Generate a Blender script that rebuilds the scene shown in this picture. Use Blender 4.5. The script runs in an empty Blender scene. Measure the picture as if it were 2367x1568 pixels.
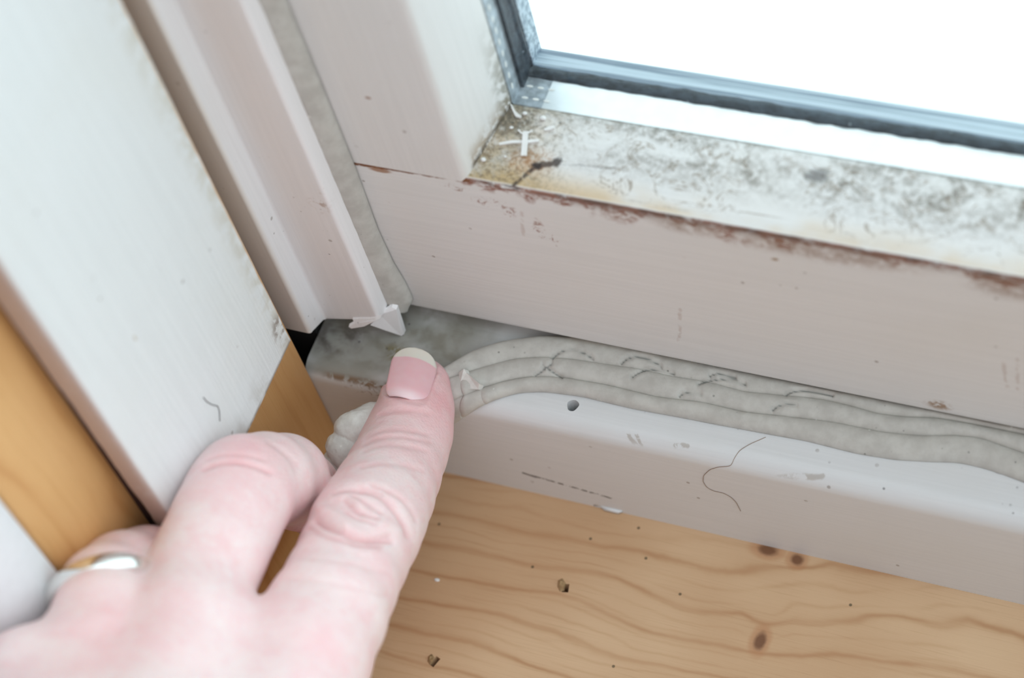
import bpy, bmesh, math, random
import numpy as np
from mathutils import Vector, Matrix, noise as mnoise

# ------------------------------------------------------------------ camera, world, light, exposure
IW, IH, FPX = 2367.0, 1568.0, 5000.0
_R = np.array([[0.9234, 0.3357, -0.1864], [0.1889, -0.8197, -0.5408], [-0.3343, 0.4641, -0.8203]])
_u, _s, _v = np.linalg.svd(_R)
RC = _u @ _v                                   # world axes seen from the camera (right, down, forward)
_p0 = np.array([(1500 - IW/2)/FPX, (1200 - IH/2)/FPX, 1.0]) * 395.0
CAM = -RC.T @ _p0                              # camera position, millimetres
MM = 0.001
scn = bpy.context.scene
COL = scn.collection
cd = bpy.data.cameras.new('camera'); cam = bpy.data.objects.new('camera', cd); COL.objects.link(cam)
cd.sensor_fit = 'HORIZONTAL'; cd.sensor_width = 23.6; cd.lens = FPX/IW*23.6
cd.clip_start = 0.005; cd.clip_end = 200
cd.dof.use_dof = True; cd.dof.focus_distance = 0.372; cd.dof.aperture_fstop = 8.0
_m = Matrix([[RC[0][i], -RC[1][i], -RC[2][i]] for i in range(3)]).to_4x4()
_m.translation = Vector(CAM * MM)
cam.matrix_world = _m
scn.camera = cam
scn.view_settings.view_transform = 'Standard'
scn.view_settings.look = 'None'
scn.view_settings.exposure = 0.0
scn.view_settings.gamma = 1.0
scn.view_settings.use_curve_mapping = False

SKY = (0.82, 0.95, 1.0); SKY_S = 1.95          # overcast daylight outside (+Y)
ROOM = (1.0, 0.955, 0.965); ROOM_S = 0.36        # the room's own ambience behind the viewer (-Y)
w = bpy.data.worlds.new('world'); scn.world = w; w.use_nodes = True
nt = w.node_tree; nt.nodes.clear()
tc = nt.nodes.new('ShaderNodeTexCoord')
mr = nt.nodes.new('ShaderNodeMapRange'); mr.interpolation_type = 'SMOOTHSTEP'
mr.inputs['From Min'].default_value = -0.15; mr.inputs['From Max'].default_value = 0.2
dt = nt.nodes.new('ShaderNodeVectorMath'); dt.operation = 'DOT_PRODUCT'
nt.links.new(tc.outputs['Generated'], dt.inputs[0]); dt.inputs[1].default_value = (0.38, 0.88, 0.28)
nt.links.new(dt.outputs['Value'], mr.inputs['Value'])
mx = nt.nodes.new('ShaderNodeMix'); mx.data_type = 'RGBA'
nt.links.new(mr.outputs['Result'], mx.inputs['Factor'])
mx.inputs['A'].default_value = tuple(c*ROOM_S for c in ROOM) + (1,)
mx.inputs['B'].default_value = tuple(c*SKY_S for c in SKY) + (1,)
bg = nt.nodes.new('ShaderNodeBackground'); nt.links.new(mx.outputs['Result'], bg.inputs['Color'])
wo = nt.nodes.new('ShaderNodeOutputWorld'); nt.links.new(bg.outputs[0], wo.inputs[0])
# added fill light, unseen, above and behind the photographer
ld = bpy.data.lights.new('room_fill', 'AREA'); ld.shape = 'DISK'; ld.size = 0.9
ld.energy = 5.0; ld.color = (1.0, 0.95, 0.95)
lo = bpy.data.objects.new('room_fill', ld); COL.objects.link(lo)
lo.location = (0.55, -1.25, 1.45)
lo.rotation_euler = (Vector((0, 0, 0.03)) - lo.location).to_track_quat('-Z', 'Y').to_euler()

# ------------------------------------------------------------------ projection helpers (mm)
def ray(px, py): return RC.T @ np.array([(px - IW/2)/FPX, (py - IH/2)/FPX, 1.0])
def hit(px, py, ax, val):
    d = ray(px, py); return CAM + d*((val - CAM[ax])/d[ax])
def hitp(px, py, p0, n):
    d = ray(px, py); n = np.asarray(n, float); return CAM + d*(((np.asarray(p0) - CAM)@n)/(d@n))
def dep(px, py, z): return CAM + ray(px, py)*z
def project(P):
    q = (np.asarray(P) - CAM) @ RC.T
    return np.stack([q[..., 0]/q[..., 2]*FPX + IW/2, q[..., 1]/q[..., 2]*FPX + IH/2], -1)
CX, CY, CZ = RC[0], RC[1], RC[2]               # camera right / down / forward in the world

# ------------------------------------------------------------------ object helpers
def mesh_obj(name, verts, faces, mat, parent=None, origin=(0, 0, 0), smooth=True, sharp=None):
    """verts in mm (world); the object's own origin sits at `origin` (mm)"""
    o3 = np.asarray(origin, float)
    V = (np.asarray(verts, float) - o3)*MM
    me = bpy.data.meshes.new(name)
    me.from_pydata(V.tolist(), [], [list(map(int, f)) for f in faces])
    me.update()
    bm = bmesh.new(); bm.from_mesh(me)
    bmesh.ops.recalc_face_normals(bm, faces=bm.faces); bm.to_mesh(me); bm.free()
    if mat is not None: me.materials.append(mat)
    if smooth:
        me.polygons.foreach_set('use_smooth', [True]*len(me.polygons))
        if sharp is not None: me.set_sharp_from_angle(angle=math.radians(sharp))
    o = bpy.data.objects.new(name, me); COL.objects.link(o)
    wl = o3*MM
    if parent is not None:
        o.parent = parent; wl = wl - np.array(parent['_w'])
    o.location = wl
    o['_w'] = tuple(float(c) for c in o3*MM)
    return o
def empty(name, loc):
    o = bpy.data.objects.new(name, None); COL.objects.link(o)
    o.location = np.asarray(loc, float)*MM; o.empty_display_size = 0.01
    o['_w'] = tuple(float(c)*MM for c in loc)
    return o
def tag(o, label=None, cat=None, group=None, kind=None):
    if label: o['label'] = label
    if cat: o['category'] = cat
    if group: o['group'] = group
    if kind: o['kind'] = kind
    return o
def extrude(poly, axis, a, b, n=1, wob=None):
    """closed 2-D polygon extruded along an axis (0: poly is (y,z); 1: (x,z); 2: (x,y))"""
    V, F = [], []
    k = len(poly)
    for i in range(n + 1):
        t = a + (b - a)*i/n
        for j, (u, v) in enumerate(poly):
            p = {0: (t, u, v), 1: (u, t, v), 2: (u, v, t)}[axis]
            if wob: p = wob(p, j, i)
            V.append(p)
    for i in range(n):
        for j in range(k):
            F.append((i*k + j, i*k + (j+1) % k, (i+1)*k + (j+1) % k, (i+1)*k + j))
    F.append(tuple(range(k))); F.append(tuple(n*k + j for j in range(k)))
    return V, F
def fillet(poly, radii, seg=6):
    """round the corners of a polygon; radii: {index: radius}"""
    out = []; n = len(poly)
    for i, p in enumerate(poly):
        r = radii.get(i, 0)
        if r <= 0: out.append(p); continue
        p = np.array(p, float); a = np.array(poly[i-1], float) - p; b = np.array(poly[(i+1) % n], float) - p
        a /= np.linalg.norm(a); b /= np.linalg.norm(b)
        th = math.acos(max(-1, min(1, a@b))); d = r/math.tan(th/2)
        c = p + (a + b)/np.linalg.norm(a + b)*r/math.sin(th/2)
        s, e = p + a*d - c, p + b*d - c
        om = math.acos(max(-1, min(1, (s@e)/(r*r))))
        for k in range(seg + 1):
            t = k/seg
            q = c + (s*math.sin((1-t)*om) + e*math.sin(t*om))/math.sin(om)
            out.append((q[0], q[1]))
    return out

# ------------------------------------------------------------------ material helpers: a tiny expression language over nodes
class Val:
    def __init__(s, m, sock): s.m, s.sock = m, sock
    def _b(s, op, o, rev=False):
        n = s.m.nt.nodes.new('ShaderNodeMath'); n.operation = op
        a, b = (o, s) if rev else (s, o)
        for i, q in enumerate((a, b)):
            if isinstance(q, Val): s.m.nt.links.new(q.sock, n.inputs[i])
            else: n.inputs[i].default_value = q
        return Val(s.m, n.outputs[0])
    def __add__(s, o): return s._b('ADD', o)
    def __radd__(s, o): return s._b('ADD', o)
    def __sub__(s, o): return s._b('SUBTRACT', o)
    def __rsub__(s, o): return s._b('SUBTRACT', o, True)
    def __mul__(s, o): return s._b('MULTIPLY', o)
    def __rmul__(s, o): return s._b('MULTIPLY', o)
    def __truediv__(s, o): return s._b('DIVIDE', o)
    def max(s, o): return s._b('MAXIMUM', o)
    def min(s, o): return s._b('MINIMUM', o)
    def pow(s, o): return s._b('POWER', o)
    def abs(s): return s._b('ABSOLUTE', 0)
    def sqrt(s): return s._b('SQRT', 0)
    def sin(s): return s._b('SINE', 0)
    def step(s, a, b, lo=0.0, hi=1.0):
        n = s.m.nt.nodes.new('ShaderNodeMapRange'); n.interpolation_type = 'SMOOTHSTEP'
        s.m.nt.links.new(s.sock, n.inputs['Value'])
        if a > b: a, b, lo, hi = b, a, hi, lo
        n.inputs['From Min'].default_value = a; n.inputs['From Max'].default_value = b
        n.inputs['To Min'].default_value = lo; n.inputs['To Max'].default_value = hi
        return Val(s.m, n.outputs['Result'])
class Mat:
    def __init__(s, name, rough=0.5, spec=0.5):
        s.mat = bpy.data.materials.new(name); s.mat.use_nodes = True
        s.nt = s.mat.node_tree; s.nt.nodes.clear()
        s.out = s.nt.nodes.new('ShaderNodeOutputMaterial')
        s.bsdf = s.nt.nodes.new('ShaderNodeBsdfPrincipled')
        s.nt.links.new(s.bsdf.outputs[0], s.out.inputs[0])
        s.bsdf.inputs['Roughness'].default_value = rough
        s.bsdf.inputs['Specular IOR Level'].default_value = spec
        tc = s.nt.nodes.new('ShaderNodeTexCoord')
        g = s.nt.nodes.new('ShaderNodeNewGeometry')
        mp = s.nt.nodes.new('ShaderNodeMapping'); mp.inputs['Scale'].default_value = (1000, 1000, 1000)
        s.nt.links.new(tc.outputs['Object'], mp.inputs['Vector']); s.co = mp.outputs[0]
        sep = s.nt.nodes.new('ShaderNodeSeparateXYZ'); s.nt.links.new(s.co, sep.inputs[0])
        s.x, s.y, s.z = (Val(s, sep.outputs[i]) for i in range(3))
        ns = s.nt.nodes.new('ShaderNodeSeparateXYZ'); s.nt.links.new(g.outputs['Normal'], ns.inputs[0])
        s.nx, s.ny, s.nz = (Val(s, ns.outputs[i]) for i in range(3))
    def noise(s, scale=(1, 1, 1), detail=3, rough=0.55, dist=0.0, off=(0, 0, 0)):
        """scale: features per millimetre along x, y, z"""
        mp = s.nt.nodes.new('ShaderNodeMapping'); s.nt.links.new(s.co, mp.inputs['Vector'])
        mp.inputs['Scale'].default_value = scale if not isinstance(scale, (int, float)) else (scale,)*3
        mp.inputs['Location'].default_value = off
        n = s.nt.nodes.new('ShaderNodeTexNoise'); n.inputs['Scale'].default_value = 1
        n.inputs['Detail'].default_value = detail; n.inputs['Roughness'].default_value = rough
        n.inputs['Distortion'].default_value = dist
        s.nt.links.new(mp.outputs[0], n.inputs['Vector'])
        return Val(s, n.outputs[0])
    def cells(s, scale, off=(0, 0, 0)):
        mp = s.nt.nodes.new('ShaderNodeMapping'); s.nt.links.new(s.co, mp.inputs['Vector'])
        mp.inputs['Scale'].default_value = scale if not isinstance(scale, (int, float)) else (scale,)*3
        mp.inputs['Location'].default_value = off
        n = s.nt.nodes.new('ShaderNodeTexVoronoi'); n.inputs['Scale'].default_value = 1
        s.nt.links.new(mp.outputs[0], n.inputs['Vector'])
        return Val(s, n.outputs['Distance'])
    def attr(s, name):
        n = s.nt.nodes.new('ShaderNodeAttribute'); n.attribute_name = name
        return Val(s, n.outputs['Fac'])
    def mix(s, f, a, b):
        n = s.nt.nodes.new('ShaderNodeMix'); n.data_type = 'RGBA'
        if isinstance(f, Val): s.nt.links.new(f.sock, n.inputs['Factor'])
        else: n.inputs['Factor'].default_value = f
        for k, q in (('A', a), ('B', b)):
            if isinstance(q, tuple): n.inputs[k].default_value = q + (1,)
            else: s.nt.links.new(q, n.inputs[k])
        return n.outputs['Result']
    def color(s, c):
        if isinstance(c, tuple): s.bsdf.inputs['Base Color'].default_value = c + (1,)
        else: s.nt.links.new(c, s.bsdf.inputs['Base Color'])
    def rough(s, v): s.nt.links.new(v.sock, s.bsdf.inputs['Roughness'])
    def bump(s, h, dist_mm=0.1, strength=1.0):
        n = s.nt.nodes.new('ShaderNodeBump'); n.inputs['Distance'].default_value = dist_mm*MM
        n.inputs['Strength'].default_value = strength
        s.nt.links.new(h.sock, n.inputs['Height'])
        s.nt.links.new(n.outputs[0], s.bsdf.inputs['Normal'])
    def seg(s, u, v, a, b):
        """distance from (u,v) to the segment a-b"""
        dx, dy = b[0]-a[0], b[1]-a[1]; L2 = dx*dx + dy*dy
        t = ((u - a[0])*dx + (v - a[1])*dy)/L2
        t = t.max(0).min(1)
        ex, ey = (u - a[0]) - t*dx, (v - a[1]) - t*dy
        return (ex*ex + ey*ey).sqrt()
    def blob(s, u, v, c, ru, rv):
        a, b = (u - c[0])/ru, (v - c[1])/rv
        return (a*a + b*b).sqrt()
def srgb(r, g, b):
    f = lambda c: (c/255/12.92 if c/255 <= 0.04045 else ((c/255+0.055)/1.055)**2.4)
    return (f(r), f(g), f(b))

WHITE = (0.79, 0.79, 0.785)

def paint(name, along=2, stains=None, base=WHITE, rough=0.42, bump=0.05):
    m = Mat(name, rough)
    sc = [1.6, 1.6, 1.6]; sc[along] = 0.035
    br = m.noise(tuple(sc), 4, 0.6)
    ga = m.noise(0.04, 3)
    col = m.mix(br.step(0.3, 0.7, 0, 0.5), base, tuple(c*0.91 for c in base))
    col = m.mix(ga.step(0.45, 0.75, 0, 0.35), col, (base[0]*0.94, base[1]*0.92, base[2]*0.88))
    sp = m.cells(0.22).step(0.10, 0.05)*m.noise(0.15, 2, off=(7, 3, 1)).step(0.5, 0.62)
    col = m.mix(sp*0.55, col, srgb(120, 105, 92))
    if stains: col = stains(m, col)
    m.color(col)
    m.bump(br*0.7 + m.noise(0.9, 3)*0.4, bump)
    return m
# --- stains that belong to particular pieces, and shade painted on the board's edge
GZ = 28.2                       # plane of the inner pane
FY = 15.2                       # plane of the sash face
def rail_stains(m, col):
    x, y, z = m.x, m.y, m.z
    RUST, DARK, TAN, MOULD = srgb(134, 74, 46), srgb(52, 40, 38), srgb(208, 178, 132), srgb(112, 104, 92)
    v = (y - FY)/(GZ - FY)
    onb = y.step(FY + 0.35, FY + 0.9)
    fine = m.noise((0.55, 0.55, 0.55), 6, 0.68, 0.6)
    big = m.noise((0.09, 0.14, 0.14), 4, 0.6, 0.8, (3, 1, 2))
    vein = (m.noise((0.16, 0.22, 0.22), 5, 0.6, 1.2, (9, 4, 2)) - 0.5).abs()
    corner = x.step(-8, -24)                                    # damp corner by the stile
    # yellowing of the front arris and the corner
    yel = v.step(0.42, 0.02)*m.noise((0.06, 0.1, 0.1), 3, off=(1, 2, 3)).step(0.35, 0.62)*x.step(80, -10, 0.55, 1.0)
    col = m.mix((yel*0.8 + corner*fine.step(0.32, 0.58)*0.65).min(1)*onb, col, TAN)
    col = m.mix(onb*corner*big.step(0.35, 0.6)*0.55, col, srgb(158, 148, 122))
    gr = m.noise((1.1, 1.3, 1.3), 7, 0.75, 0.2, (7, 1, 2))
    col = m.mix(onb*x.step(-2, -20)*gr.step(0.46, 0.64)*0.75, col, srgb(120, 104, 80))
    ob = m.blob(x + fine*3, y + fine*3, (-14, 21.6), 5.5, 3.2).step(1.0, 0.3)*gr.step(0.36, 0.60)
    col = m.mix(ob*0.7*onb, col, srgb(176, 122, 68))
    col = m.mix(onb*m.blob(x, y, (-20.5, 26.5), 6, 3.5).step(1.1, 0.2)*gr.step(0.34, 0.58)*0.8, col, srgb(96, 94, 84))
    # mould towards the pane
    md = v.step(0.20, 0.80)*big.step(0.30, 0.60)*m.noise((0.8, 0.9, 0.9), 7, 0.72, 0.3, (2, 5, 5)).step(0.34, 0.64)*x.step(-20, 25, 0.5, 1.0)
    col = m.mix((md*1.0).min(0.9)*onb, col, MOULD)
    vv = vein.step(0.030, 0.0)*fine.step(0.40, 0.55)*m.noise(0.05, 2, off=(5, 5, 9)).step(0.38, 0.55)
    col = m.mix(vv*onb*0.7*v.step(0.05, 0.25), col, srgb(128, 108, 84))
    dots = m.cells((0.55, 0.8, 0.8), (2, 7, 1)).step(0.24, 0.04)*fine.step(0.42, 0.6)*(v.step(0.45, 0.9) + corner*0.8).min(1)
    col = m.mix(dots*onb*0.8, col, srgb(72, 70, 68))
    # brush-length drag lines
    dr = m.noise((0.025, 1.3, 1.3), 4, 0.6, 0.2, (4, 8, 1)).step(0.62, 0.70)*fine.step(0.4, 0.6)
    col = m.mix(dr*onb*0.45*v.step(0.9, 0.3), col, srgb(120, 96, 66))
    # the split in the paint near the corner
    jit = (m.noise(0.9, 5, 0.7, off=(2, 2, 2)) - 0.5)*2.6
    cr = m.blob(x + jit*0.7, y + jit*0.6, (-14.2, 19.5), 1.25, 0.75).step(1.1, 0.5)
    cr = cr.max(m.blob(x + jit*0.7, y + jit*0.6, (-11.2, 20.6), 0.95, 1.0).step(1.1, 0.5)*0.9)
    cr = cr.max(m.seg(x + jit*0.5, y + jit*0.6, (-14.4, 19.6), (-11.2, 20.4)).step(0.65, 0.25)*0.85)
    cr = cr.max(m.seg(x + jit, y + jit, (-14.4, 19.4), (-17.2, 15.6)).step(0.6, 0.1)*0.9*m.noise(1.1, 4, 0.7, off=(5, 5, 5)).step(0.36, 0.52))
    cr = cr.max(m.seg(x + jit, y + jit*0.5, (-11, 20.4), (0, 21.4)).step(0.30, 0.0)*0.4*m.noise(0.6, 3).step(0.35, 0.6))
    col = m.mix(cr*y.step(FY + 0.1, FY + 0.5), col, DARK)
    mx_ = m.seg(x + jit*1.6, y + jit, (29.5, 25.4), (31.0, 25.6)).step(1.6, 0.4)
    col = m.mix(mx_*0.65*onb, col, srgb(66, 64, 66))
    # rust below the arris, on the front face
    f = y.step(FY + 0.6, FY + 0.25)
    d = 76.3 - z                                                # mm below the arris
    reach = m.noise((0.10, 0.1, 0.1), 3, 0.6, off=(6, 6, 6)).step(0.36, 0.68, 0.6, 5.2)*x.step(-27, -14, 0.5, 1.0)*x.step(70, 52, 0.75, 1)
    ru = (d/reach).step(1.05, 0.5)*m.noise((0.55, 0.6, 0.95), 8, 0.75, 0.8, (1, 4, 3)).step(0.42, 0.56)
    ru = ru.max((d.step(1.3, 0.3))*m.noise((0.3, 0.3, 0.5), 4, off=(8, 8, 2)).step(0.38, 0.52)*x.step(-27, -22))
    ru = ru*z.step(66, 68)
    col = m.mix((ru*0.92).min(1)*f*x.step(-28, -25), col, RUST)
    ru2 = d.step(0.9, 0.1)*m.noise((0.25, 1, 1), 4, off=(3, 9, 2)).step(0.45, 0.6)*x.step(-26, -20)
    col = m.mix(ru2*0.8*f, col, DARK)
    hz = m.blob(x, z, (34, 74.0), 20, 3.6).step(1.0, 0.2)*fine.step(0.3, 0.6)
    hz = hz.max(m.blob(x, z, (12, 74.2), 8, 2.8).step(1.0, 0.2)*fine.step(0.3, 0.6))
    hz = hz.max(m.blob(x, z, (62, 73.4), 9, 4).step(1.0, 0.2)*fine.step(0.3, 0.6))
    col = m.mix(hz*0.62*f, col, srgb(134, 98, 74))
    col = m.mix(f*d.step(2.6, 0.2)*x.step(-18, 0)*m.noise((0.12, 1, 0.6), 5, 0.7, off=(2, 2, 6)).step(0.34, 0.58)*0.6, col, srgb(110, 84, 70))
    # the rusty joint with the stile
    j2 = (m.noise(0.7, 4, off=(1, 7, 7)) - 0.5)*0.9
    sm = m.seg(x, z + j2, (-46, 75.2), (-25, 76.0))
    col = m.mix(sm.step(0.6, 0.2)*m.noise(0.35, 3, off=(3, 3, 1)).step(0.36, 0.46)*f, col, srgb(120, 72, 38))
    col = m.mix(m.blob(x, z + j2*0.4, (-41.0, 74.6), 2.6, 0.8).step(1, 0.5)*f*0.8, col, srgb(150, 98, 52))
    # little runs and spots on the face
    for (c, ru_, rv_) in (((-23, 71), 2.6, 1.6), ((-19, 70), 1.5, 2.6), ((-14.5, 66), 1.2, 3.4), ((-12.5, 63), 0.6, 2), ((-28, 73.4), 3.0, 1.0)):
        col = m.mix(m.blob(x + j2*3, z + j2*2, c, ru_, rv_).step(1.0, 0.6)*m.noise(0.8, 4, 0.7, 1.5, (c[0], 1, 2)).step(0.50, 0.62)*f*0.75, col, RUST)
    for (px, py, r) in ((2170, 937, 3.0), (2290, 988, 2.8), (1790, 600, 0.8)):
        P = hit(px, py, 1, FY)
        col = m.mix(m.blob(x + j2*2, z + j2, (P[0], P[2]), r, r*0.62).step(1.0, 0.3)*m.noise(0.9, 4, off=(px*.01, 0, 0)).step(0.34, 0.52)*0.8, col, srgb(142, 102, 52))
    for (a, b) in (((2316, 820), (2330, 905)), ((2352, 830), (2352, 900)), ((1572, 715), (1570, 790)), ((1205, 490), (1210, 545))):
        A, B = hit(*a, 1, FY), hit(*b, 1, FY)
        col = m.mix(m.seg(x + j2*0.7, z, (A[0], A[2]), (B[0], B[2])).step(0.5, 0.1)*m.noise(0.5, 4, off=(a[0]*.1, 0, 0)).step(0.42, 0.56)*0.28, col, srgb(150, 108, 82))
    return col
def stile_stains(m, col):
    x, y, z = m.x, m.y, m.z
    b = y.step(FY + 1.5, FY + 3)
    fine = m.noise(0.6, 5, 0.65, 0.5)
    dz = z - (76.3 + (y - FY)*0.29)                             # height above the mitre
    col = m.mix(b*dz.step(5.5, 0.2)*fine.step(0.40, 0.58)*0.75, col, srgb(150, 122, 84))
    col = m.mix(b*dz.step(1.4, 0.2)*fine.step(0.36, 0.52)*0.8, col, srgb(82, 74, 62))
    col = m.mix(b*y.step(24.5, 28)*z.step(104, 84)*fine.step(0.40, 0.56)*0.7, col, srgb(122, 116, 98))
    P = hit(851, 226, 1, FY)
    col = m.mix(m.blob(x, z, (P[0], P[2]), 0.75, 0.45).step(1, 0.4)*0.8, col, srgb(140, 98, 72))
    return col
def ledge_stains(m, col):
    x, y, z = m.x, m.y, m.z
    fine = m.noise(0.5, 5, 0.66, 0.6); big = m.noise(0.1, 3, off=(4, 4, 4))
    left = x.step(-26, -36)
    up = m.nz.step(0.4, 0.8)
    col = m.mix(left*up*big.step(0.2, 0.55)*0.75, col, srgb(136, 134, 122))
    col = m.mix(left*up*m.noise(0.22, 3, 0.5, 0.3).step(0.42, 0.66)*y.step(1, 5)*0.5, col, srgb(118, 112, 92))
    bl = m.blob(x + fine*6, y + fine*4, (-56, 10), 7, 5).step(1.0, 0.2)
    col = m.mix(bl*m.noise(0.3, 3, 0.5).step(0.3, 0.6)*0.8, col, srgb(86, 76, 70))
    bl = m.blob(x + fine*3, y + fine*3, (-45, 9), 5, 2.4).step(1.0, 0.2)
    col = m.mix(bl*fine.step(0.42, 0.55)*0.8, col, srgb(120, 108, 58))
    yl = z.step(26.2, 27.2)*(y - 0.6 - (x + 55)*0.02).abs().step(1.0, 0.1)*fine.step(0.42, 0.54)*left*x.step(-60, -57)
    col = m.mix(yl*0.8, col, srgb(128, 92, 50))
    st = m.ny.step(-0.3, -0.7)*m.blob(x + fine*3, z + fine*3, (-49, 27.5), 4.5, 2.2).step(1.0, 0.5)*m.noise(0.6, 4, 0.7, 1.5).step(0.53, 0.60)
    col = m.mix(st*0.7, col, srgb(120, 92, 60))
    # long scuff of a pencil on the front face
    A, B = hit(1210, 1094, 1, 0), hit(1412, 1152, 1, 0)
    j = (m.noise((0.5, 0.5, 0.5), 3) - 0.5)*0.8
    sc = m.seg(x, z + j*0.5, (A[0], A[2]), (B[0], B[2])).step(0.42, 0.15)*m.noise((0.9, 0.2, 0.9), 4, 0.7).step(0.44, 0.52)
    up2 = m.nz.step(0.35, 0.7)
    sc = sc.max(m.seg(x, z, (A[0], A[2]), (A[0] + 2.2, A[2] - 0.55)).step(0.45, 0.2)*0.9)
    col = m.mix(sc*0.85*y.step(0.8, 0.3), col, srgb(62, 62, 66))
    # scraped paint on the arris
    for a, b, wd in (((1765, 1092), (1900, 1100), 0.55), ((1450, 1000), (1474, 1026), 0.45), ((1470, 1000), (1482, 1026), 0.35), ((1560, 1028), (1590, 1030), 0.5)):
        A, B = hit(*a, 2, 28.2), hit(*b, 2, 28.2)
        col = m.mix(m.seg(x + j, y + j, (A[0], A[1]), (B[0], B[1])).step(wd, wd*0.4)*fine.step(0.4, 0.52)*0.5*up2, col, srgb(150, 138, 122))
    sp = m.cells(0.42, (3, 2, 8)).step(0.13, 0.07)*m.noise(0.2, 2, off=(1, 3, 9)).step(0.47, 0.6)
    col = m.mix(sp*0.7*up, col, srgb(84, 82, 84))
    P = hit(2312, 1090, 2, 28.5)
    col = m.mix(m.blob(x, y, (P[0], P[1]), 1.3, 0.7).step(1, 0.5)*0.85, col, srgb(96, 66, 62))
    return col
def board_stains_shade(m, col):
    x, y, z = m.x, m.y, m.z
    fine = m.noise(0.35, 5, 0.66, 0.4)
    edge = y.step(-13, -7.6)*m.nx.step(0.3, 0.8)
    col = m.mix(edge*fine.step(0.36, 0.62)*0.5, col, srgb(192, 182, 160))
    col = m.mix(m.blob(y + fine*3, z + fine*3, (-7.2, 60.5), 3.0, 4.6).step(1, 0.1)*fine.step(0.46, 0.56)*0.85, col, srgb(104, 78, 62))
    low = z.step(61, 53.4)*m.noise((0.1, 0.16, 0.16), 4, off=(2, 1, 1)).step(0.45, 0.66)
    col = m.mix(low*0.5*m.nx.step(0.3, 0.8), col, srgb(176, 170, 160))
    low = z.step(54.2, 53.3)*fine.step(0.3, 0.5)
    col = m.mix(low*0.8, col, srgb(126, 104, 84))
    col = m.mix(m.ny.step(-0.45, -0.85)*fine.step(0.1, 0.5, 0.7, 1.0), col, srgb(186, 166, 156))  # room-facing edge darker: partly own colour, partly shade put into the paint
    P = hit(312, 782, 0, -54)
    col = m.mix(m.blob(y, z, (P[1], P[2]), 0.35, 0.9).step(1, 0.4)*0.6, col, srgb(176, 158, 124))
    return col
def jamb_stains(m, col):
    x, y, z = m.x, m.y, m.z
    fine = m.noise(0.5, 5, 0.66, 0.6)
    P = hit(735, 465, 1, 9)
    col = m.mix(m.blob(x, z, (P[0], P[2]), 2.6, 4.5).step(1, 0.2)*fine.step(0.50, 0.58)*0.55, col, srgb(158, 120, 92))
    sp = m.cells(0.5, (3, 2, 8)).step(0.12, 0.06)*z.step(95, 55)*m.noise(0.2, 2, off=(5, 3, 1)).step(0.48, 0.6)
    col = m.mix(sp*0.6, col, srgb(96, 88, 80))
    col = m.mix(y.step(5.2, 4.0)*0.30, col, srgb(214, 196, 172))
    return col

M_BOARD = paint('white_brushed_paint', 2, board_stains_shade, (0.80, 0.815, 0.82), bump=0.2).mat
M_RAIL = paint('stained_white_paint', 0, rail_stains).mat
M_STILE = paint('sash_white_paint', 2, stile_stains).mat
M_LEDGE = paint('frame_white_paint', 0, ledge_stains, (0.71, 0.72, 0.73), rough=0.38).mat
M_JAMB = paint('jamb_white_vinyl', 2, jamb_stains, (0.89, 0.875, 0.885), 0.36, 0.02).mat

def pine(name, along, dark, light, knots=(), specks=(), freq=0.75, contrast=1.0):
    m = Mat(name, 0.42, 0.4)
    c = [m.x, m.y, m.z]
    across = c[1] if along == 0 else c[1]
    lng = c[along]
    sc = [0.03]*3; sc[along] = 0.010
    warp = (m.noise(tuple(sc), 3, 0.5, 0.3) - 0.5)*26 - (c[along]*0.07 if along == 0 else 0.0)
    wob = (m.noise(0.12, 3, off=(3, 3, 3)) - 0.5)*1.4
    u = across + warp + wob
    kd = None
    for (kx, ky, rx, ry) in knots:
        b = m.blob(lng, across, (kx, ky), rx, ry)
        g = b.step(5.0, 0.5)
        u = u + g*((across - ky)*0.35 + 1.2)
        kd = b if kd is None else kd.min(b)
    rv = m.noise(0.06, 2, off=(2, 6, 4))
    ring = (u*freq).sin()*0.5 + 0.5
    sc2 = [3.5]*3; sc2[along] = 0.06
    fib = m.noise(tuple(sc2), 4, 0.65)
    tone = m.noise((0.02, 0.03, 0.02), 2, off=(7, 7, 7))
    col = m.mix((tone.step(0.3, 0.7)*0.7 + fib*0.3).min(1), light, tuple(a*0.6 + b*0.4 for a, b in zip(dark, light)))
    col = m.mix(ring.pow(26)*rv.step(0.3, 0.65, 0.2, 0.75)*contrast, col, dark)
    col = m.mix(ring.pow(5)*0.20*contrast, col, dark)
    r2 = (u*freq*2.7 + 1.3).sin()*0.5 + 0.5
    col = m.mix(r2.pow(8)*rv.step(0.65, 0.35, 0.0, 0.28)*contrast, col, dark)
    col = m.mix(fib.step(0.55, 0.72)*0.22, col, tuple(c_*0.8 for c_ in dark))
    if kd is not None:
        kn = m.noise(0.5, 3, off=(1, 1, 4))
        col = m.mix((kd + (kn - 0.5)*0.5).step(2.0, 1.1)*0.45, col, srgb(176, 118, 76))
        col = m.mix((kd + (kn - 0.5)*0.5).step(1.15, 0.45)*0.85, col, srgb(104, 64, 40))
    for (sx_, sy_, r) in specks:
        col = m.mix(m.blob(m.x, m.y, (sx_, sy_), r, r).step(1.1, 0.6)*0.8, col, srgb(76, 66, 44))
    m.color(col)
    m.bump(fib*0.6 + ring*0.3, 0.03)
    m.rough(fib.step(0.2, 0.8, 0.36, 0.52))
    return m
_kn = [hit(1757, 1482, 2, 0), hit(1775, 1272, 2, 0), hit(1842, 1294, 2, 0), hit(1458, 1256, 2, 0)]
_sp = [hit(a, b, 2, 0) for a, b in ((1015, 1212), (1231, 1311), (1476, 1221), (1493, 1291), (1572, 1374), (1966, 1399), (1418, 1541), (1365, 1246))]
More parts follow.
